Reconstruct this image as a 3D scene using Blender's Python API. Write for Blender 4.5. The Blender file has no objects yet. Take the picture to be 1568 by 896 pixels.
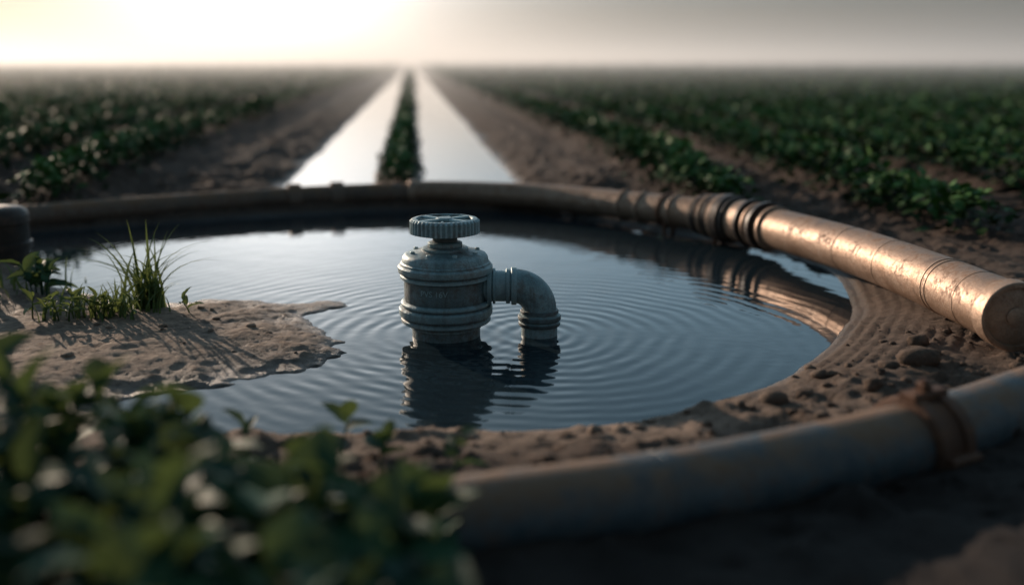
import bpy, math, numpy as np
from mathutils import Vector
rng=np.random.default_rng(7)
sc=bpy.context.scene
sc.view_settings.view_transform='Standard'; sc.view_settings.look='None'; sc.view_settings.exposure=0
SUN_EL=math.radians(12.0); SUN_AZ=math.radians(-36.0)   # azimuth from +Y, negative = left
def dirv(az,el): return Vector((math.sin(az)*math.cos(el),math.cos(az)*math.cos(el),math.sin(el)))
SUN=dirv(SUN_AZ,SUN_EL); GLOW=dirv(math.radians(-13),math.radians(7))

# ---------------------------------------------------------------- node helpers
class NT:
    def __init__(s,tree): s.t=tree; s.t.nodes.clear()
    def n(s,typ,ins=None,**kw):
        nd=s.t.nodes.new(typ)
        for k,v in kw.items(): setattr(nd,k,v)
        if ins:
            for k,v in ins.items():
                if isinstance(v,bpy.types.NodeSocket): s.t.links.new(v,nd.inputs[k])
                else: nd.inputs[k].default_value=v
        return nd
    def m(s,op,a,b=0.0,c=None):
        ins={0:a,1:b}
        if c is not None: ins[2]=c
        return s.n('ShaderNodeMath',ins,operation=op).outputs[0]
    def noise(s,vec,scale,detail=4,rough=.55,dist=0):
        return s.n('ShaderNodeTexNoise',{'Vector':vec,'Scale':scale,'Detail':detail,'Roughness':rough,'Distortion':dist}).outputs['Fac']
    def ramp(s,fac,stops):
        nd=s.n('ShaderNodeValToRGB',{0:fac}); cr=nd.color_ramp
        while len(cr.elements)<len(stops): cr.elements.new(.5)
        for e,(p,c) in zip(cr.elements,stops):
            e.position=p; e.color=(c,c,c,1) if isinstance(c,(int,float)) else (*c,1)
        return nd.outputs[0]
    def mix(s,f,a,b):
        nd=s.n('ShaderNodeMix',data_type='RGBA')
        for i,v in ((0,f),(6,a),(7,b)):
            if isinstance(v,bpy.types.NodeSocket): s.t.links.new(v,nd.inputs[i])
            else: nd.inputs[i].default_value=v if i==0 else (*v,1)
        return nd.outputs[2]
def newmat(name):
    m=bpy.data.materials.new(name); m.use_nodes=True; return m,NT(m.node_tree)

# ---------------------------------------------------------------- numpy noise
TAB=rng.random((256,256))
def vnoise(x,y):
    xi=np.floor(x).astype(int); yi=np.floor(y).astype(int); fx=x-xi; fy=y-yi
    fx=fx*fx*(3-2*fx); fy=fy*fy*(3-2*fy)
    a=TAB[xi%256,yi%256]; b=TAB[(xi+1)%256,yi%256]; c=TAB[xi%256,(yi+1)%256]; d=TAB[(xi+1)%256,(yi+1)%256]
    return (a*(1-fx)+b*fx)*(1-fy)+(c*(1-fx)+d*fx)*fy-.5
def fbm(x,y,f,o=4,g=.5):
    r=0;a=1
    for i in range(o):
        r=r+a*vnoise(x*f+17.3*i,y*f+9.1*i); f*=2.03; a*=g
    return r
def sstep(a,b,x):
    t=np.clip((x-a)/(b-a),0,1); return t*t*(3-2*t)
def catmull(P,n,closed=False):
    P=np.array(P,float); N=len(P); out=[]
    rngi=range(N) if closed else range(N-1)
    for i in rngi:
        if closed: p0,p1,p2,p3=P[i-1],P[i],P[(i+1)%N],P[(i+2)%N]
        else: p0,p1,p2,p3=P[max(i-1,0)],P[i],P[i+1],P[min(i+2,N-1)]
        for t in np.linspace(0,1,n,endpoint=False):
            out.append(.5*((2*p1)+(-p0+p2)*t+(2*p0-5*p1+4*p2-p3)*t*t+(-p0+3*p1-3*p2+p3)*t**3))
    if not closed: out.append(P[-1])
    return np.array(out)

# ---------------------------------------------------------------- terrain shape
POND=[(-.801,2.59),(-.509,2.575),(-.151,2.59),(.12,2.616),(.407,2.72),(.625,2.863),(.882,3.086),(1.10,3.384),(1.242,3.647),(1.392,3.95),(1.53,4.5),
 (1.55,4.95),(1.36,5.45),(1.04,5.85),(.5,6.42),(0,6.74),(-.67,6.88),(-1.5,6.66),(-2.3,6.25),(-3.0,5.85),(-3.2,5.6),(-2.75,5.2),(-2.1,4.5),(-1.62,4.12),
 (-1.167,4.18),(-.977,4.085),(-.736,4.13),(-.815,3.895),(-.692,3.647),(-.552,3.384),(-.661,3.17),(-.809,3.066),(-.99,2.967),(-1.16,2.88),(-1.207,2.748),(-.999,2.64)]
PC=catmull(POND,3,True)
def pond_sd(x,y):
    sh=x.shape; x=x.ravel(); y=y.ravel()
    best=np.full(x.shape,1e9); inside=np.zeros(x.shape,bool)
    n=len(PC)
    for i in range(n):
        ax,ay=PC[i]; bx,by=PC[(i+1)%n]; dx,dy=bx-ax,by-ay
        t=np.clip(((x-ax)*dx+(y-ay)*dy)/(dx*dx+dy*dy+1e-12),0,1)
        d=(x-ax-t*dx)**2+(y-ay-t*dy)**2; best=np.minimum(best,d)
        if by!=ay:
            c=((ay>y)!=(by>y))&(x<dx*(y-ay)/(by-ay)+ax); inside^=c
    d=np.sqrt(best); d[inside]*=-1
    return d.reshape(sh)
K=.0984
CH=[(-1.06,-.35),(.09,.85)]
PITCH=1.0; R0=2.0; L0=2.45
def box_sd(s,y,lo,hi,y0):
    dx=np.maximum(lo-s,s-hi); dy=y0-y
    return np.where((dx>0)|(dy>0),np.sqrt(np.maximum(dx,0)**2+np.maximum(dy,0)**2),np.maximum(dx,dy))
def height(x,y):
    near=(np.abs(x)<9)&(y<14)
    d=np.full(x.shape,5.0); d[near]=pond_sd(x[near],y[near])
    s=x+K*y
    sp=sstep(-.2,-.45,x)*sstep(2.85,2.95,y)*(1-sstep(4.5,4.8,y))
    tr=sstep(.8,1.15,x)*(1-sstep(4.6,5.0,y))*sstep(2.85,3.15,y)
    dn=d+.035*fbm(x,y,3.0,4)*(1-.7*tr)+.012*fbm(x,y,14,3)*(1-.6*tr)+sp*.10*fbm(x,y*1.7,5,4,.6)
    pz=np.where(dn<0,-.28*(1-np.exp(dn/.35)),(.085-.045*sp)*(1-np.exp(-np.maximum(dn,0)/.16))+.10*sstep(.6,2.5,dn))
    c=9.0
    for lo,hi in CH: c=np.minimum(c,box_sd(s+.05*fbm(x,y,1.3,3),y,lo,hi,7.36))
    cz=np.where(c<0,-.2*(1-np.exp(c/.12)),.19*(1-np.exp(-np.maximum(c,0)/.6)))
    fm=sstep(6.8,7.3,y)
    z=np.where(fm>0,np.minimum(pz,cz*fm+pz*(1-fm)),pz)
    land=sstep(0,.12,np.minimum(dn,np.where(y>6.9,c,9)))
    z=z+tr*sstep(.0,.03,dn)*(1-sstep(.36,.55,dn))*(.0055*np.sin((d+.03*fbm(x,y,1.1,2))*2*math.pi/.048)*np.clip(.75+1.0*fbm(x,y,2.5,3),.15,1.2))
    rough=np.where(y>6.8,1.0,.85)
    clod=sstep(-.05,.25,fbm(x,y,5.5,3))
    flat=(1-.86*sp)*(1-.85*tr*(1-sstep(.30,.55,dn)))
    fine=np.clip(1-(np.maximum(np.abs(x)-6,0)+np.maximum(y-12,0))/10,0,1)
    z=z+land*fine*rough*flat*(.045*fbm(x,y,4.5,5,.55)+.030*clod*(fbm(x,y,22,4,.6)+.25))
    z=z+land*fine*(1-.4*tr)*(.005*fbm(x,y,60,2)+.004*fbm(x,y,26,3))
    z=z+sp*land*(.0018*np.sin((y*1.0+.25*x+.4*fbm(x,y,2.2,3))*2*math.pi/.06)+.02*fbm(x,y,2.2,3)+.008*fbm(x,y,9,3))
    q=np.where(s>0,s-R0,-s-L0)
    z=z+(np.abs(s)>1.5)*(y>6.5)*sstep(1.3,2.0,np.abs(s))*(1-sstep(40,90,y))*.05*np.cos(q*2*math.pi/PITCH)*sstep(.3,1,d)
    z=np.where((np.minimum(dn,np.where(y>6.9,c,9))>.02),np.maximum(z,.006),z)
    return z
def mkobj(name,V,F,mats,smooth=True,midx=None,sharp=None,attr=None):
    me=bpy.data.meshes.new(name)
    V=np.asarray(V,np.float32)
    if isinstance(F,np.ndarray):
        nf,k=F.shape
        me.vertices.add(len(V)); me.vertices.foreach_set('co',V.ravel())
        me.loops.add(nf*k); me.loops.foreach_set('vertex_index',F.ravel().astype(np.int32))
        me.polygons.add(nf); me.polygons.foreach_set('loop_start',(np.arange(nf)*k).astype(np.int32))
        me.update(calc_edges=True)
    else: me.from_pydata([tuple(map(float,v)) for v in V],[],F); me.update()
    for m in mats: me.materials.append(m)
    if midx is not None: me.polygons.foreach_set('material_index',np.array(midx,np.int32))
    me.polygons.foreach_set('use_smooth',np.full(len(me.polygons),smooth))
    if attr is not None:
        a=me.attributes.new('var','FLOAT','POINT'); a.data.foreach_set('value',np.asarray(attr,np.float32))
    if sharp: me.set_sharp_from_angle(angle=math.radians(sharp))
    o=bpy.data.objects.new(name,me); sc.collection.objects.link(o); return o

# ---------------------------------------------------------------- materials
def soil_mat():
    m,t=newmat('soil')
    g=t.n('ShaderNodeNewGeometry').outputs['Position']
    sep=t.n('ShaderNodeSeparateXYZ',{0:g})
    n1=t.noise(g,2.2,6,.6); n2=t.noise(g,28,6,.65); n3=t.noise(g,240,3,.7); n4=t.noise(g,7,4,.6)
    dry=t.mix(t.ramp(n2,[(.3,0),(.7,1)]),(.17,.115,.085),(.44,.32,.24))
    dk=t.mix(t.ramp(n2,[(.3,0),(.75,1)]),(.034,.022,.016),(.115,.068,.047))
    fx=t.ramp(t.m('MULTIPLY',t.m('ADD',sep.outputs[1],t.m('MULTIPLY',n1,.3)),.1),[(.24,0),(.268,1)])
    fy=t.ramp(t.m('MULTIPLY',sep.outputs[1],.1),[(.43,1),(.52,0)])
    fr=t.ramp(t.m('ADD',t.m('MULTIPLY',sep.outputs[0],.25),t.m('MULTIPLY',n4,.35)),[(.20,1),(.46,.22)])
    pale=t.m('MULTIPLY',t.m('MULTIPLY',t.m('MULTIPLY',fx,fy),fr),t.ramp(n1,[(.3,.6),(.6,1)]))
    col=t.mix(pale,dk,dry)
    col=t.mix(t.m('MULTIPLY',t.ramp(n3,[(.52,0),(.75,1)]),.4),col,(.30,.22,.16))
    col=t.mix(t.m('MULTIPLY',t.ramp(n3,[(.28,1),(.42,0)]),.6),col,(.03,.02,.015))
    pipe_shade=t.ramp(t.m('MULTIPLY',t.m('SUBTRACT',sep.outputs[1],t.m('MULTIPLY',t.m('MAXIMUM',sep.outputs[0],0.0),.45)),.1),[(.165,1),(.205,0)])
    col=t.mix(t.m('MULTIPLY',pipe_shade,.85),col,(.016,.012,.011))  # shade before the front pipe, painted into the soil colour
    wet=t.ramp(t.m('ADD',sep.outputs[2],t.m('MULTIPLY',t.m('SUBTRACT',n2,.5),.03)),[(.0,1),(.034,0)])
    col=t.mix(t.m('MULTIPLY',wet,.75),col,(.024,.016,.012))
    ro=t.m('SUBTRACT',.92,t.m('MULTIPLY',wet,.62))
    h=t.m('ADD',t.m('MULTIPLY',n2,.013),t.m('MULTIPLY',n3,.004))
    b=t.n('ShaderNodeBump',{'Height':h,'Distance':1.0,'Strength':1.0})
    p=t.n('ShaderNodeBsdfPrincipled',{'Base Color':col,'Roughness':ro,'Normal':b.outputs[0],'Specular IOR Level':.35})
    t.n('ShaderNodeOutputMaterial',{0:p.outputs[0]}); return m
def water_mat(ripple=True):
    m,t=newmat('pond_water' if ripple else 'channel_water')
    g=t.n('ShaderNodeNewGeometry').outputs['Position']
    nz=t.n('ShaderNodeTexNoise',{'Vector':g,'Scale':1.6,'Detail':2.0})
    wp=t.n('ShaderNodeVectorMath',{0:nz.outputs['Color'],1:(.5,.5,.5)},operation='SUBTRACT').outputs[0]
    wp=t.n('ShaderNodeVectorMath',{0:wp,'Scale':.16},operation='SCALE').outputs[0]
    gp=t.n('ShaderNodeVectorMath',{0:g,1:wp},operation='ADD').outputs[0]
    h=t.m('MULTIPLY',t.noise(g,5.0,3,.5),.0014)
    h=t.m('ADD',h,t.m('MULTIPLY',t.noise(g,24.0,2,.5),.00018))
    if ripple:
        for cx,cy,A,k,fall in ((.103,3.62,.0010,2*math.pi/.074,.95),(-.248,3.63,.0005,2*math.pi/.066,.7)):
            d=t.n('ShaderNodeVectorMath',{0:gp,1:(cx,cy,0)},operation='DISTANCE').outputs['Value']
            w=t.m('SINE',t.m('MULTIPLY',d,k))
            e=t.m('MULTIPLY',t.m('EXPONENT',t.m('DIVIDE',t.m('MULTIPLY',d,-1.0),fall)),A)
            e=t.m('MULTIPLY',e,t.ramp(t.noise(g,1.3,2),[(.3,.35),(.6,1)]))
            h=t.m('ADD',h,t.m('MULTIPLY',w,e))
    b=t.n('ShaderNodeBump',{'Height':h,'Distance':1.0,'Strength':1.0})
    p=t.n('ShaderNodeBsdfPrincipled',{'Base Color':(.016,.028,.036,1),'Roughness':.03,'IOR':1.42,'Normal':b.outputs[0]})
    t.n('ShaderNodeOutputMaterial',{0:p.outputs[0]}); return m
def metal_mat(name,c1,c2,rust,rustamt,metal,rough,dirt_and_highlight=0.0,streak=0.0):
    m,t=newmat(name)
    co=t.n('ShaderNodeNewGeometry'); g=co.outputs['Position']
    n1=t.noise(g,7,6,.65,.4); n2=t.noise(g,42,6,.7); n3=t.noise(g,160,3,.6)
    col=t.mix(t.ramp(n1,[(.35,0),(.65,1)]),c1,c2)
    col=t.mix(t.m('MULTIPLY',t.ramp(n3,[(.35,1),(.6,0)]),.35),col,tuple(x*.4 for x in c1))
    rf=t.m('MULTIPLY',t.ramp(t.m('ADD',t.m('MULTIPLY',n1,.5),t.m('MULTIPLY',n2,.5)),[(.5,0),(.6,1)]),rustamt)
    col=t.mix(rf,col,rust)
    if streak>0:
        gs=t.n('ShaderNodeVectorMath',{0:g,1:(38,38,3.5)},operation='MULTIPLY').outputs[0]
        st=t.m('MULTIPLY',t.ramp(t.noise(gs,1.0,4,.6),[(.5,0),(.68,1)]),streak)
        col=t.mix(st,col,tuple(x*.45 for x in rust))
        bl=t.m('MULTIPLY',t.ramp(t.noise(g,19,5,.7),[(.52,0),(.6,1)]),streak*.9)
        col=t.mix(bl,col,tuple(x*.42 for x in c1))
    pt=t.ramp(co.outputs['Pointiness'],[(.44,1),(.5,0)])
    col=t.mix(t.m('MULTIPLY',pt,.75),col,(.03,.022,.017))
    pe=t.ramp(co.outputs['Pointiness'],[(.52,0),(.6,1)])
    col=t.mix(t.m('MULTIPLY',pe,.4),col,tuple(min(1,x*1.5) for x in c2))
    met=t.m('MULTIPLY',t.m('SUBTRACT',1.0,rf),metal)
    ro=t.m('ADD',t.m('MULTIPLY',n2,.3),rough-.12)
    ro=t.m('ADD',ro,t.m('MULTIPLY',rf,.25))
    if dirt_and_highlight>0:
        nz=t.n('ShaderNodeSeparateXYZ',{0:co.outputs['Normal']}).outputs[2]
        df=t.m('MULTIPLY',t.m('MULTIPLY',t.ramp(nz,[(.3,0),(.8,1)]),t.ramp(n1,[(.35,0),(.55,1)])),dirt_and_highlight)
        col=t.mix(df,col,(.27,.155,.09)); met=t.m('MULTIPLY',met,t.m('SUBTRACT',1.0,df)); ro=t.m('ADD',ro,t.m('MULTIPLY',df,.3))  # brown on upward faces: dirt, plus a painted warm highlight on the front pipe
    b=t.n('ShaderNodeBump',{'Height':t.m('ADD',t.m('MULTIPLY',n2,.003),t.m('MULTIPLY',n3,.0007)),'Distance':1.0,'Strength':.9})
    p=t.n('ShaderNodeBsdfPrincipled',{'Base Color':col,'Roughness':ro,'Metallic':met,'Normal':b.outputs[0]})
    t.n('ShaderNodeOutputMaterial',{0:p.outputs[0]}); return m
def leaf_mat(name,a,b_,tr,trans=.35,rough=.4,spec=.28):
    m,t=newmat(name)
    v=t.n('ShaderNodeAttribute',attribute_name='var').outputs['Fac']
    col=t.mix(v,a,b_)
    p=t.n('ShaderNodeBsdfPrincipled',{'Base Color':col,'Roughness':rough,'Specular IOR Level':spec})
    out=p.outputs[0]
    if trans>0:
        tl=t.n('ShaderNodeBsdfTranslucent',{'Color':(*tr,1)})
        out=t.n('ShaderNodeMixShader',{0:trans,1:out,2:tl.outputs[0]}).outputs[0]
    t.n('ShaderNodeOutputMaterial',{0:out}); return m
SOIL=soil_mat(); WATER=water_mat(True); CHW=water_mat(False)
VALVE=metal_mat('weathered_valve_paint',(.22,.35,.38),(.40,.54,.57),(.20,.105,.06),.55,.15,.46,0,.42)
PIPE=metal_mat('rusty_steel_pipe',(.30,.18,.115),(.52,.38,.29),(.21,.10,.05),.85,.6,.44,.4)
PIPED=metal_mat('muddy_pipe',(.18,.13,.10),(.30,.22,.17),(.17,.09,.055),.8,.3,.55,1.0)
PIPEF=metal_mat('worn_steel_pipe',(.065,.09,.105),(.14,.175,.19),(.16,.085,.05),.7,.35,.44,.85)  # last value paints the warm top highlight into the base colour
RUST=metal_mat('rusted_iron',(.06,.03,.02),(.15,.07,.04),(.26,.11,.05),.6,.3,.6)
RUB=metal_mat('dark_coupling',(.035,.028,.025),(.07,.05,.042),(.14,.08,.05),.6,.2,.42)
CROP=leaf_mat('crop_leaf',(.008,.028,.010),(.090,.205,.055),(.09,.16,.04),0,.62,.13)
BUSH=leaf_mat('broad_leaf',(.008,.050,.038),(.045,.13,.062),(.13,.18,.05),.24,.6,.2)
GRASS=leaf_mat('grass_blade',(.04,.085,.025),(.13,.20,.07),(.20,.25,.07),.3,.5)

# ---------------------------------------------------------------- ground
def grow(a,b,step,g):
    o=[a]
    while o[-1]<b: o.append(o[-1]+step); step*=g
    return np.array(o[1:])
xc=np.arange(-3.3,2.6,.015); xs=np.concatenate([-grow(3.3,1500,.02,1.06)[::-1],xc,grow(xc[-1],1500,.02,1.06)])
yc=np.arange(1.8,7.4,.016); ys=np.concatenate([1.8-grow(0,300,.02,1.12)[::-1],yc,grow(yc[-1],2500,.02,1.04)])
X,Y=np.meshgrid(xs,ys)
Z=height(X,Y)
nx,ny=len(xs),len(ys)
idx=np.arange(nx*ny).reshape(ny,nx)
F=np.stack([idx[:-1,:-1],idx[:-1,1:],idx[1:,1:],idx[1:,:-1]],-1).reshape(-1,4)
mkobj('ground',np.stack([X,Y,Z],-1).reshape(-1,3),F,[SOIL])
def hz(x,y): return height(np.atleast_1d(np.asarray(x,float)),np.atleast_1d(np.asarray(y,float)))
# ---------------------------------------------------------------- water
mkobj('pond_water',[(-3.6,2.3,0),(1.9,2.3,0),(1.9,7.24,0),(-3.6,7.24,0)],[(0,1,2,3)],[WATER])
V=[];Fc=[]
for lo,hi in CH:
    n=len(V)
    for s,y in ((lo-.1,7.25),(hi+.1,7.25),(hi+.1,900),(lo-.1,900)): V.append((s-K*y,y,0))
    Fc.append((n,n+1,n+2,n+3))
mkobj('irrigation_channel_water',V,Fc,[CHW])

# ---------------------------------------------------------------- mesh accumulator
class B:
    def __init__(s): s.V=[];s.F=[];s.M=[]
    def add(s,V,F,m=0):
        n=len(s.V); s.V+= [tuple(v) for v in V]; s.F+=[tuple(i+n for i in f) for f in F]; s.M+=[m]*len(F)
    def lathe(s,prof,c=(0,0,0),seg=96,m=0,rf=None):
        V=[];F=[]
        for j,(r,z) in enumerate(prof):
            for i in range(seg):
                a=2*math.pi*i/seg; rr=r*(1 if rf is None else rf(a,j))
                V.append((c[0]+rr*math.cos(a),c[1]+rr*math.sin(a),c[2]+z))
        for j in range(len(prof)-1):
            for i in range(seg):
                k=(i+1)%seg; F.append((j*seg+i,j*seg+k,(j+1)*seg+k,(j+1)*seg+i))
        s.add(V,F,m)
    def tube(s,P,R,seg=40,m=0,cap=True):
        P=np.array(P,float); R=np.broadcast_to(np.array(R,float),(len(P),))
        T=np.gradient(P,axis=0)
        for i in range(len(T)):
            if np.linalg.norm(T[i])<1e-9: T[i]=T[i-1] if i else P[2]-P[0]
        T/=np.linalg.norm(T,axis=1)[:,None]
        up=np.array([0,0,1.]) if abs(T[0][2])<.9 else np.array([0,1.,0])
        V=[];F=[];u=np.cross(up,T[0]);u/=np.linalg.norm(u)
        for i in range(len(P)):
            u=u-T[i]*np.dot(u,T[i]); u/=np.linalg.norm(u); w=np.cross(T[i],u)
            for k in range(seg):
                a=2*math.pi*k/seg; V.append(P[i]+R[i]*(math.cos(a)*u+math.sin(a)*w))
        for i in range(len(P)-1):
            for k in range(seg):
                l=(k+1)%seg; F.append((i*seg+k,i*seg+l,(i+1)*seg+l,(i+1)*seg+k))
        if cap: F.append(tuple(range(seg))[::-1]); F.append(tuple((len(P)-1)*seg+k for k in range(seg)))
        s.add(V,F,m)
    def box(s,c,sz,rot=0,m=0,b=.003):
        cx,cy,cz=c; hx,hy,hz_=[q/2 for q in sz]; V=[]
        for zz,ins in ((-hz_,b),(-hz_+b,0),(hz_-b,0),(hz_,b)):
            for sx,sy in ((-1,-1),(1,-1),(1,1),(-1,1)):
                x=sx*(hx-ins);y=sy*(hy-ins)
                V.append((cx+x*math.cos(rot)-y*math.sin(rot),cy+x*math.sin(rot)+y*math.cos(rot),cz+zz))
        F=[(3,2,1,0),(12,13,14,15)]
        for j in range(3):
            for k in range(4): l=(k+1)%4; F.append((j*4+k,j*4+l,j*4+4+l,j*4+4+k))
        s.add(V,F,m)
    def obj(s,name,mats,sharp=35): return mkobj(name,s.V,s.F,mats,True,s.M,sharp)

# ---------------------------------------------------------------- valve
vx,vy=-.248,3.63
v=B()
v.lathe([(.128,-.25),(.128,.03),(.134,.034),(.134,.046),(.150,.052),
 (.164,.055),(.168,.059),(.168,.069),(.163,.073),(.163,.079),(.173,.083),(.175,.088),(.175,.108),(.172,.113),(.163,.117),(.163,.121),(.167,.124),(.167,.131),(.160,.137),(.1545,.139),
 (.1545,.17),(.1545,.215),(.160,.219),(.168,.223),(.168,.233),(.163,.237),(.163,.241),(.174,.245),(.176,.25),(.176,.266),(.172,.271),(.166,.274),(.166,.279),(.161,.284),(.158,.300),(.152,.309),(.140,.315),(.09,.324),(.086,.327),(.086,.333),(.080,.336),
 (.064,.337),(.064,.352),(.060,.355),(.046,.358),(.046,.372),(.055,.375),(.055,.388),(.03,.392),(.03,.41)],(vx,vy,0),128)
N=42
def tooth(a,j):
    if j in (2,3):
        t=math.sin(a*N); return 1+.026*max(-1,min(1,t*2.2))
    return 1
v.lathe([(.02,.384),(.108,.384),(.126,.389),(.126,.434),(.120,.441),(.106,.443),(.102,.441),(.098,.431),(.036,.431),(.033,.441),(.027,.445),(.0005,.446)],(vx,vy,0),N*8,0,tooth)
for k in range(4):
    a=math.radians(38+90*k+(14 if k%2 else 0))
    v.box((vx+.066*math.cos(a),vy+.066*math.sin(a),.4355),(.080,.024,.013),a,0,.004)
for k in range(4):
    a=math.radians(-6+90*k)
    v.box((vx+.068*math.cos(a),vy+.068*math.sin(a),.4335),(.05,.009,.008),a,0,.002)
for k in range(8):
    a=math.radians(20+45*k); v.lathe([(.009,.0),(.009,.007),(.007,.009),(.0005,.009)],(vx+.125*math.cos(a),vy+.125*math.sin(a),.3165),6)
ex=.103; zc=.187; R=.092
L=ex-R
def hcyl(x0,x1,r,m=0): v.tube([(x0,vy,zc),(x0+.002,vy,zc),(x1-.002,vy,zc),(x1,vy,zc)],[r-.003,r,r,r-.003],56,m)
v.tube([(vx+.12,vy,zc),(L-.005,vy,zc)],.058,56)
hcyl(vx+.155,vx+.172,.074); hcyl(vx+.176,vx+.186,.067)
hcyl(L-.034,L-.018,.066);hcyl(L-.014,L+.006,.071)
E=[(L+.004,vy,zc)]+[(L+R*math.sin(t),vy,zc-R+R*math.cos(t)) for t in np.linspace(0,math.pi/2,20)]+[(ex,vy,zc-R-.006)]
v.tube(E,.064,56)
v.lathe([(.062,.10),(.070,.098),(.072,.093),(.072,.086),(.068,.083),(.068,.080),(.079,.077),(.081,.073),(.081,.062),(.078,.058),(.074,.056),(.074,.053),(.079,.05),(.079,.041),(.076,.037),(.068,.035),(.068,-.25)],(ex,vy,0),96)
vo=v.obj('water_valve',[VALVE,RUST],30)
tc=bpy.data.curves.new('cast','FONT'); tc.body='PVS 16V'; tc.size=.030; tc.extrude=.0008; tc.align_x='CENTER'
to=bpy.data.objects.new('casting_marks',tc); sc.collection.objects.link(to)
dg=bpy.context.evaluated_depsgraph_get(); me=bpy.data.meshes.new_from_object(to.evaluated_get(dg))
bpy.data.objects.remove(to)
for q in me.vertices:
    a=-math.pi/2-.22+q.co.x/.155; r=.1551+q.co.z
    q.co=(vx+r*math.cos(a),vy+r*math.sin(a),.178+q.co.y)
me.materials.clear(); me.materials.append(VALVE)
to=bpy.data.objects.new('casting_marks',me); sc.collection.objects.link(to); to.parent=vo

# ---------------------------------------------------------------- pipes
def near(P,x,y): return int(np.argmin((P[:,0]-x)**2+(P[:,1]-y)**2))
bp=[(-4.6,4.4,.07),(-3.7,5.4,.07),(-3.0,6.02,.08),(-2.28,6.48,.085),(-1.51,6.88,.09),(-.669,7.06,.1),(0,6.84,.11),(.494,6.46,.12),(1.056,5.78,.14),(1.309,5.35,.15),(1.53,4.5,.17),(1.61,3.8,.185),(1.627,3.117,.2)]
P=catmull(bp,24)
def ring(b,P,i,hw,r,m,seg=40):
    T=P[min(i+1,len(P)-1)]-P[max(i-1,0)]; T/=np.linalg.norm(T); c=P[i]
    e=min(.004,hw*.3)
    b.tube([c-T*hw,c-T*(hw-e),c+T*(hw-e),c+T*hw],[r-e,r,r,r-e],seg,m)
iA=near(P,-.69,7.06); iB=near(P,1.17,5.6)
b=B()
b.tube(P[:iA+1],.070,40,1)
for x,y in ((-1.51,6.88),(-1.24,6.97)): ring(b,P,near(P,x,y),.045,.092,1)
ring(b,P,iA,.03,.09,0)
b.tube(P[iA:iB+1],np.linspace(.080,.092,iB+1-iA),48,0)
for x,y in ((.72,6.2),(.80,6.1),(.98,5.9)): ring(b,P,near(P,x,y),.012,.099,0)
b.obj('irrigation_pipe',[PIPE,PIPED])
b=B()
Q=P[iB:]
b.tube(Q[:-1],.104,64,0,cap=False)
T=Q[-1]-Q[-2];T/=np.linalg.norm(T);c=Q[-2]
b.tube([c-T*.05,c-T*.046,c+T*.022,c+T*.026],[.104,.114,.114,.110],64,0,cap=False)
b.tube([c+T*.026,c+T*.0262,c+T*.0264],[.110,.103,.097],64,0,cap=False)
b.tube([c+T*.010,c+T*.022,c+T*.0264],[.093,.094,.097],64,0,cap=False)
b.tube([c-T*.01,c+T*.012,c+T*.014],[.1,.095,.09],64,0)
b.tube([c+T*.013,c+T*.022,c+T*.024],[.03,.03,.026],32,0)
S=np.concatenate([[0],np.cumsum(np.linalg.norm(np.diff(P,axis=0),axis=1))])
def at(s): return np.array([np.interp(s,S,P[:,k]) for k in range(3)])
def ringS(b,s,hw,r,m,seg=56):
    c=at(s);T=at(s+.01)-at(s-.01);T/=np.linalg.norm(T);e=min(.005,hw*.35)
    b.tube([c-T*hw,c-T*(hw-e),c+T*(hw-e),c+T*hw],[r-e,r,r,r-e],seg,m)
for (x,y),hw,rr in (((1.58,4.45),.004,.1058),((1.6,4.05),.003,.1055),((1.61,3.62),.004,.1065),((1.61,3.58),.004,.1065),((1.62,3.36),.003,.1055)): ringS(b,S[near(P,x,y)],hw,rr,0,64)
s0=S[iB]
for k,(off,hw,r,m) in enumerate([(-.16,.014,.108,0),(-.12,.014,.118,1),(-.075,.016,.124,0),(-.03,.016,.126,1),(.02,.02,.132,0),(.075,.028,.137,1),(.13,.016,.128,1),(.21,.05,.115,0),(.285,.014,.13,1),(.34,.012,.118,0),(.42,.02,.131,1),(.50,.013,.117,0)]):
    ringS(b,s0+off,hw,r,m)
b.tube([at(s0-.17),at(s0-.05),at(s0+.05),at(s0+.17)],.106,56,1)
b.obj('steel_irrigation_pipe',[PIPE,RUB])
b=B()
for x,y in ((.93,5.95),(1.17,5.62)):
    i=near(P,x,y); c=P[i]; ringS(b,S[i],.012,.112 if x>1 else .103,0)
    b.tube([(c[0]-.03,c[1]-.08,c[2]-.02),(c[0]-.03,c[1]-.085,-.25)],.012,12)
    b.tube([(c[0]+.03,c[1]-.02,c[2]-.05),(c[0]+.03,c[1]-.02,-.25)],.012,12)
b.obj('pipe_bracket',[RUST])
fp=[(2.9,3.66,.12),(2.3,3.21,.11),(1.85,2.87,.105),(1.41,2.57,.1),(.995,2.29,.1),(.379,1.99,.1),(-.109,1.83,.1),(-.4,1.77,.07),(-.75,1.75,-.03),(-1.1,1.72,-.15)]
P2=catmull(fp,24); b=B(); b.tube(P2,.098,64,0)
ring(b,P2,near(P2,.30,1.96),.003,.0995,0,64)
b.obj('water_supply_pipe',[PIPEF])
b=B(); i=near(P2,.99,2.29); T=P2[i+1]-P2[i];T/=np.linalg.norm(T);c=P2[i]
for o in (-.042,.042):
    q=c+T*o; b.tube([q-T*.02,q-T*.015,q+T*.015,q+T*.02],[.102,.118,.118,.102],48,0)
b.tube([c-T*.035,c+T*.035],.109,48,0)
b.box((c[0],c[1],c[2]+.118),(.12,.045,.026),math.atan2(T[1],T[0]),0,.005)
b.lathe([(.02,0),(.02,.015),(.015,.019),(.010,.019),(.010,.027),(.0005,.028)],(c[0],c[1],c[2]+.131),6)
b.box((c[0]+.06,c[1]-.095,c[2]-.03),(.10,.05,.07),math.atan2(T[1],T[0]),0,.006)
b.obj('pipe_clamp',[RUST])
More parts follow.
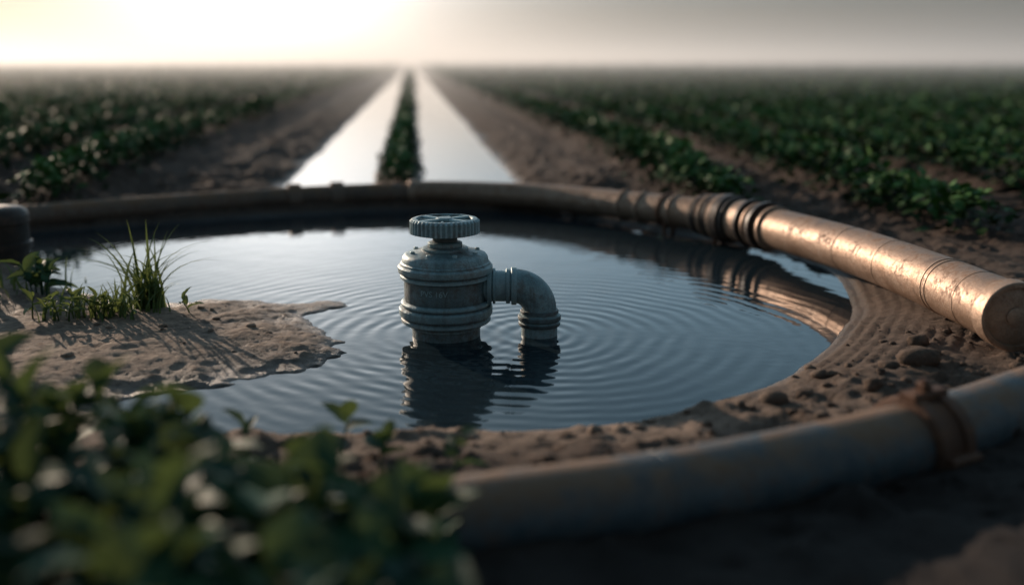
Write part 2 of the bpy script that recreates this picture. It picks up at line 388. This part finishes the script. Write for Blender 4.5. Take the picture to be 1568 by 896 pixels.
b=B(); b.lathe([(.13,-.15),(.13,.22),(.136,.225),(.136,.26),(.128,.285),(.105,.303),(.06,.312),(.0005,.314)],(-2.57,4.95,-.01),48); b.lathe([(.14,.0),(.14,.03),(.13,.035)],(-2.57,4.95,.09),48)
b.obj('stand_pipe',[RUB])

# ---------------------------------------------------------------- leaves
def batch(tV,tF,pos,yaw,pitch,roll,scale,width=None):
    tV=np.array(tV,float); n=len(pos); m=len(tV)
    W=np.ones(n) if width is None else width
    v=np.repeat(tV[None],n,0)*scale[:,None,None]; v[:,:,0]*=W[:,None]
    cr,sr=np.cos(roll)[:,None],np.sin(roll)[:,None]
    x=v[:,:,0]*cr+v[:,:,2]*sr; z=-v[:,:,0]*sr+v[:,:,2]*cr; y=v[:,:,1]
    cp,sp=np.cos(pitch)[:,None],np.sin(pitch)[:,None]
    y2=y*cp-z*sp; z2=y*sp+z*cp
    cy,sy=np.cos(yaw)[:,None],np.sin(yaw)[:,None]
    X=x*cy-y2*sy; Y_=x*sy+y2*cy
    V=np.stack([X,Y_,z2],-1)+pos[:,None,:]
    F=(np.array(tF)[None]+(np.arange(n)*m)[:,None,None]).reshape(-1,len(tF[0]))
    return V.reshape(-1,3),F,m
SL=[(0,0,0),(-.32,.4,.07),(0,.42,0),(.32,.4,.07),(-.2,.75,.0),(0,.78,-.06),(.2,.75,.0),(0,1.05,-.2)]
SF=[(0,2,1),(0,3,2),(1,2,5),(1,5,4),(2,3,6),(2,6,5),(4,5,7),(5,6,7)]
FL=[(0,0,0),(-.3,.5,.05),(0,1.0,-.12),(.3,.5,.05)]
FF_=[(0,3,1),(1,3,2)]
def big_leaf(nu=5,nv=9,w=.34,droop=.35,fold=.18):
    V=[];F=[]
    for j in range(nv):
        t=j/(nv-1); ww=w*(math.sin(math.pi*min(1,t**.8))**.8)+.012
        for i in range(nu):
            u=(i/(nu-1)-.5)*2
            V.append((u*ww,t,fold*abs(u)*ww*2-droop*t*t+.02*math.sin(t*18)*abs(u)))
    for j in range(nv-1):
        for i in range(nu-1):
            a=j*nu+i; F.append((a,a+1,a+nu+1,a+nu))
    return V,F
pos=[];siz=[];hv=[]
def rowpts(s0,y0,y1,dens,w,h,lsz):
    n=int((y1-y0)*dens)
    if n<=0: return
    y=y0+rng.random(n)*(y1-y0)
    pitchp=.22; yk=np.round(y/pitchp)*pitchp+rng.normal(0,.05,n)
    if lsz>.15: yk=y
    s=s0+rng.normal(0,w*.5,n)+.02*np.sin(y*1.1+s0)
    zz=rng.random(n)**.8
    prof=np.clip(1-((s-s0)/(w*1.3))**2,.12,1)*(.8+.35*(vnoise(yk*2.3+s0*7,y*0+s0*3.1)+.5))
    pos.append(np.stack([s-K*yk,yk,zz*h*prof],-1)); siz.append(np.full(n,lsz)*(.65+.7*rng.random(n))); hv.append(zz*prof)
rowsR=[R0+PITCH*i for i in range(0,50)]; rowsL=[-L0-PITCH*i for i in range(0,50)]
bands=[(5.2,11,380,.075),(11,20,140,.10),(20,38,62,.15),(38,75,26,.24)]
for s0 in rowsR+rowsL:
    for (a,c_,dn_,ls) in bands:
        if abs(s0)>3.5+c_*.6: continue
        rowpts(s0,a,c_,dn_,.20,.21,ls)
rowpts(-.13,7.75,11,420,.13,.24,.07); rowpts(-.13,11,20,200,.13,.24,.09); rowpts(-.13,20,38,60,.13,.24,.15); rowpts(-.13,38,130,14,.13,.25,.3)
n=50000; y=75+rng.random(n)**1.7*500; x=(rng.random(n)-.5)*2*(y*.7)
s=x+K*y; s=np.sign(s)*(2.1+np.round((np.abs(s)-2.1)/PITCH)*PITCH)+rng.normal(0,.12,n); k=(np.abs(s)>1.8)
pos.append(np.stack([s-K*y,y,rng.random(n)*.22],-1)[k]); siz.append((.35+y/400)[k]); hv.append(rng.random(n)[k])
pos=np.concatenate(pos); siz=np.concatenate(siz); hv=np.concatenate(hv)
nr=pos[:,1]<14
dd=np.full(len(pos),5.0); dd[nr]=pond_sd(pos[nr,0],pos[nr,1])
keep=dd>.55
keep&=~((pos[:,0]<-3.4)&(pos[:,1]<6.4))
pos,siz,hv=pos[keep],siz[keep],hv[keep]
pos[:,2]+=height(pos[:,0],pos[:,1])
nn=pos[:,1]<12
Vs=[];Fs=[];As=[];off=0
for sel,(tv,tf) in ((nn,(SL,SF)),(~nn,(FL,FF_))):
    n=int(sel.sum())
    V,F,m=batch(tv,tf,pos[sel],rng.random(n)*6.283,rng.normal(.3,.4,n),rng.normal(0,.4,n),siz[sel])
    Vs.append(V);Fs.append(F+off);off+=len(V);As.append(np.repeat(np.clip(hv[sel]**1.3*.85+.2*rng.random(n),0,1),m))  # low leaves darker: shade between the rows put into the leaf tone
mkobj('crop_rows',np.concatenate(Vs),np.concatenate(Fs),[CROP],True,attr=np.concatenate(As))

BV,BF=big_leaf()
def bush(name,stems,mat,lsz,hrange,nl,seed,width=(.8,1.25)):
    r=np.random.default_rng(seed); sb=B(); pos=[];yaw=[];pit=[];sz=[]
    for (x,y) in stems:
        z0=float(hz(x,y)[0]); h=hrange(x,y)*(.7+.55*r.random()); lean=r.normal(0,.2,2)*h
        pts=[(x+lean[0]*t*t,y+lean[1]*t*t,z0-.01+h*t) for t in np.linspace(0,1,6)]
        sb.tube(pts,np.linspace(.004,.0018,6),6,0)
        k=max(4,int(nl*h/.25)); a=r.random()*6
        for i in range(k):
            t=.25+.75*(i+.5)/k; q=(x+lean[0]*t*t,y+lean[1]*t*t,z0+h*t)
            a+=2.4+r.normal(0,.35); pos.append(q);yaw.append(a);pit.append(r.normal(.3+.6*t,.3)); sz.append(lsz*(.6+.6*r.random())*(1.15-.35*t))
    pos=np.array(pos);n=len(pos)
    V,F,m=batch(BV,BF,pos,np.array(yaw),np.array(pit),r.normal(0,.35,n),np.array(sz),r.uniform(*width,n))
    so=len(V); V=np.concatenate([V,np.array(sb.V)]); F=[tuple(f) for f in F.tolist()]+[tuple(i+so for i in f) for f in sb.F]
    var=np.concatenate([np.repeat(r.random(n),m),np.full(len(sb.V),.3)])
    return mkobj(name,V,F,[mat],True,attr=var)
st=[]
r=np.random.default_rng(3)
while len(st)<130:
    x=r.uniform(-1.5,-.08); y=r.uniform(1.05,2.15)
    lim=2.10-.34*max(0,(x+1.3))/1.0
    if y<lim: st.append((x,y))
bush('leafy_plant',st,BUSH,.125,lambda x,y:.13+.17*min(1,max(0,(-x-.1)/1.0))+(.04 if y<1.6 else 0),8,11,(.75,1.15))
bush('seedling_plant',[(-.42,2.3),(-.30,2.12),(-.13,2.05),(-1.02,2.35),(-.95,2.3),(-.62,2.2)],BUSH,.075,lambda x,y:.11,7,21)
bush('broadleaf_weed',[(-2.05+.22*math.cos(k*1.9)*(k%3)/2,4.15+.14*math.sin(k*2.3),) for k in range(10)],BUSH,.12,lambda x,y:.13,9,5,(.45,.7))
bush('low_weed_clump',[(-1.66+.13*r.normal(),3.78+.06*r.normal()) for k in range(16)],GRASS,.07,lambda x,y:.085,9,6,(.35,.6))
def grass(name,cx,cy,n,h,spread,seed,w=.006):
    r=np.random.default_rng(seed);V=[];F=[];A=[]
    for i in range(n):
        x=cx+r.normal(0,spread);y=cy+r.normal(0,spread*.6);z=float(hz(x,y)[0])-.005
        a=r.random()*6.283;hh=h*(.35+.75*r.random());out=hh*r.uniform(.15,.95);ww=w*r.uniform(.6,1.2);c=r.random();b0=len(V);ns=8
        px,py=-math.sin(a),math.cos(a)
        for j in range(ns+1):
            t=j/ns; rad=out*t**1.9; zz=hh*(t-.38*(out/hh)*t**3); wd=ww*(1-t**2)+.0004
            q=(x+math.cos(a)*rad,y+math.sin(a)*rad,z+zz)
            V+=[(q[0]-px*wd,q[1]-py*wd,q[2]+wd*.3),(q[0],q[1],q[2]-wd*.2),(q[0]+px*wd,q[1]+py*wd,q[2]+wd*.3)];A+=[c]*3
        for j in range(ns):
            for s_ in (0,1):
                k=b0+j*3+s_; F.append((k,k+1,k+4,k+3))
    return mkobj(name,V,F,[GRASS],True,attr=A)
grass('grass_tuft',-1.50,3.98,75,.37,.035,1,.007)
grass('grass_tuft',-1.62,3.82,120,.15,.11,2,.005)
grass('grass_tuft',-2.25,4.3,60,.16,.15,4,.005)

# soil clods and pebbles
import bmesh
bm=bmesh.new(); bmesh.ops.create_icosphere(bm,subdivisions=2,radius=1.0)
IV=np.array([v_.co[:] for v_ in bm.verts]); IF=np.array([[q.index for q in f.verts] for f in bm.faces]); bm.free()
VV=[];FF=[];off=0
r=np.random.default_rng(9)
def clod(x,y,s):
    global off
    z=float(hz(x,y)[0])
    d=1+.30*vnoise(IV[:,0]*1.7+x*31,IV[:,1]*1.7+IV[:,2]*2.1+y*17)*1.6+.2*vnoise(IV[:,0]*5+y*9,IV[:,2]*5+IV[:,1]*4)
    v_=IV*d[:,None]*np.array([s*r.uniform(.8,1.3),s*r.uniform(.8,1.3),s*r.uniform(.5,.8)])
    VV.append(v_+np.array([x,y,z+s*.12])); FF.append(IF+off); off+=len(IV)
cnt=0
while cnt<620:
    x=r.uniform(-2.4,2.2);y=r.uniform(1.9,4.6)
    d=float(pond_sd(np.array([x]),np.array([y]))[0])
    if d<.06 or d>1.1: continue
    if x<-.3 and y>2.9 and r.random()<.8: continue
    if x>.9 and y>3.0 and d<.45 and r.random()<.8: continue
    s=.004+.016*r.random()**3
    if d>.12 and r.random()<.06 and y<3.3: s=r.uniform(.018,.034)
    clod(x,y,s); cnt+=1
for x,y,s in ((.74,2.68,.038),(1.28,3.0,.045),(1.36,3.1,.03),(1.05,2.75,.03),(-2.2,3.6,.03),(-2.05,3.55,.02),(-1.15,3.75,.012),(-.9,3.55,.01)): clod(x,y,s)
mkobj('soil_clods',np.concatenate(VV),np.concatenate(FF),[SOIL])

# ---------------------------------------------------------------- mist over the field
m,t=newmat('mist')
vs=t.n('ShaderNodeVolumeScatter',{'Color':(.92,.95,.97,1),'Density':.009,'Anisotropy':.45})
o_=t.n('ShaderNodeOutputMaterial'); t.t.links.new(vs.outputs[0],o_.inputs['Volume'])
b=B(); b.add([(x,y,z) for z in (-.5,4) for (x,y) in ((-500,16),(500,16),(500,700),(-500,700))],[(3,2,1,0),(4,5,6,7),(0,1,5,4),(1,2,6,5),(2,3,7,6),(3,0,4,7)])
b.obj('morning_mist',[m],None)

# ---------------------------------------------------------------- sky
w=bpy.data.worlds.new('World'); sc.world=w; w.use_nodes=True; t=NT(w.node_tree)
sky=t.n('ShaderNodeTexSky',sky_type='NISHITA'); sky.sun_disc=False; sky.sun_elevation=SUN_EL; sky.sun_rotation=SUN_AZ; sky.dust_density=1.0; sky.air_density=1.0
bg1=t.n('ShaderNodeBackground',{'Color':sky.outputs[0],'Strength':.012})
dr=t.n('ShaderNodeTexCoord').outputs['Generated']
z=t.m('MAXIMUM',t.n('ShaderNodeSeparateXYZ',{0:dr}).outputs[2],0.0)
raw=t.n('ShaderNodeVectorMath',{0:dr,1:tuple(GLOW)},operation='DOT_PRODUCT').outputs['Value']
dot=t.m('MAXIMUM',raw,0.0)
g1=t.m('POWER',dot,9.0); g2=t.m('POWER',dot,140.0); g3=t.m('POWER',dot,46.0)
band=t.m('EXPONENT',t.m('MULTIPLY',z,-9.0))
amt=t.m('ADD',t.m('MULTIPLY',band,t.m('MULTIPLY',g1,.16)),t.m('ADD',t.m('MULTIPLY',g2,1.0),t.m('MULTIPLY',g3,.95)))
bg2=t.n('ShaderNodeBackground',{'Color':(1,.915,.85,1),'Strength':amt})
bg4=t.n('ShaderNodeBackground',{'Color':(.82,.90,1,1),'Strength':t.m('MULTIPLY',band,.13)})
front=t.m('POWER',t.m('MULTIPLY_ADD',raw,.5,.5),2.0)
up=t.ramp(z,[(.05,0),(.16,1),(.30,.72),(.6,.62),(1,.38)])
bg3=t.n('ShaderNodeBackground',{'Color':(.38,.63,.82,1),'Strength':t.m('MULTIPLY',up,t.m('MULTIPLY_ADD',front,.88,.14))})
ad=t.n('ShaderNodeAddShader',{0:bg1.outputs[0],1:bg2.outputs[0]})
ad=t.n('ShaderNodeAddShader',{0:ad.outputs[0],1:bg3.outputs[0]})
ad=t.n('ShaderNodeAddShader',{0:ad.outputs[0],1:bg4.outputs[0]})
t.n('ShaderNodeOutputWorld',{0:ad.outputs[0]})

sl=bpy.data.lights.new('sun','SUN'); sl.energy=4.5; sl.angle=math.radians(.6); sl.color=(1,.79,.61)
so=bpy.data.objects.new('sun',sl); sc.collection.objects.link(so); so.rotation_euler=SUN.to_track_quat('Z','Y').to_euler(); so.location=(0,0,20)

# ---------------------------------------------------------------- camera
cd=bpy.data.cameras.new('camera'); cd.lens=35; cd.sensor_width=36; cd.clip_end=5000; cd.clip_start=.05
co=bpy.data.objects.new('camera',cd); sc.collection.objects.link(co); co.location=(0,0,1); co.rotation_euler=(math.radians(77),0,0)
cd.dof.use_dof=True; cd.dof.focus_distance=3.62; cd.dof.aperture_fstop=.72
sc.camera=co
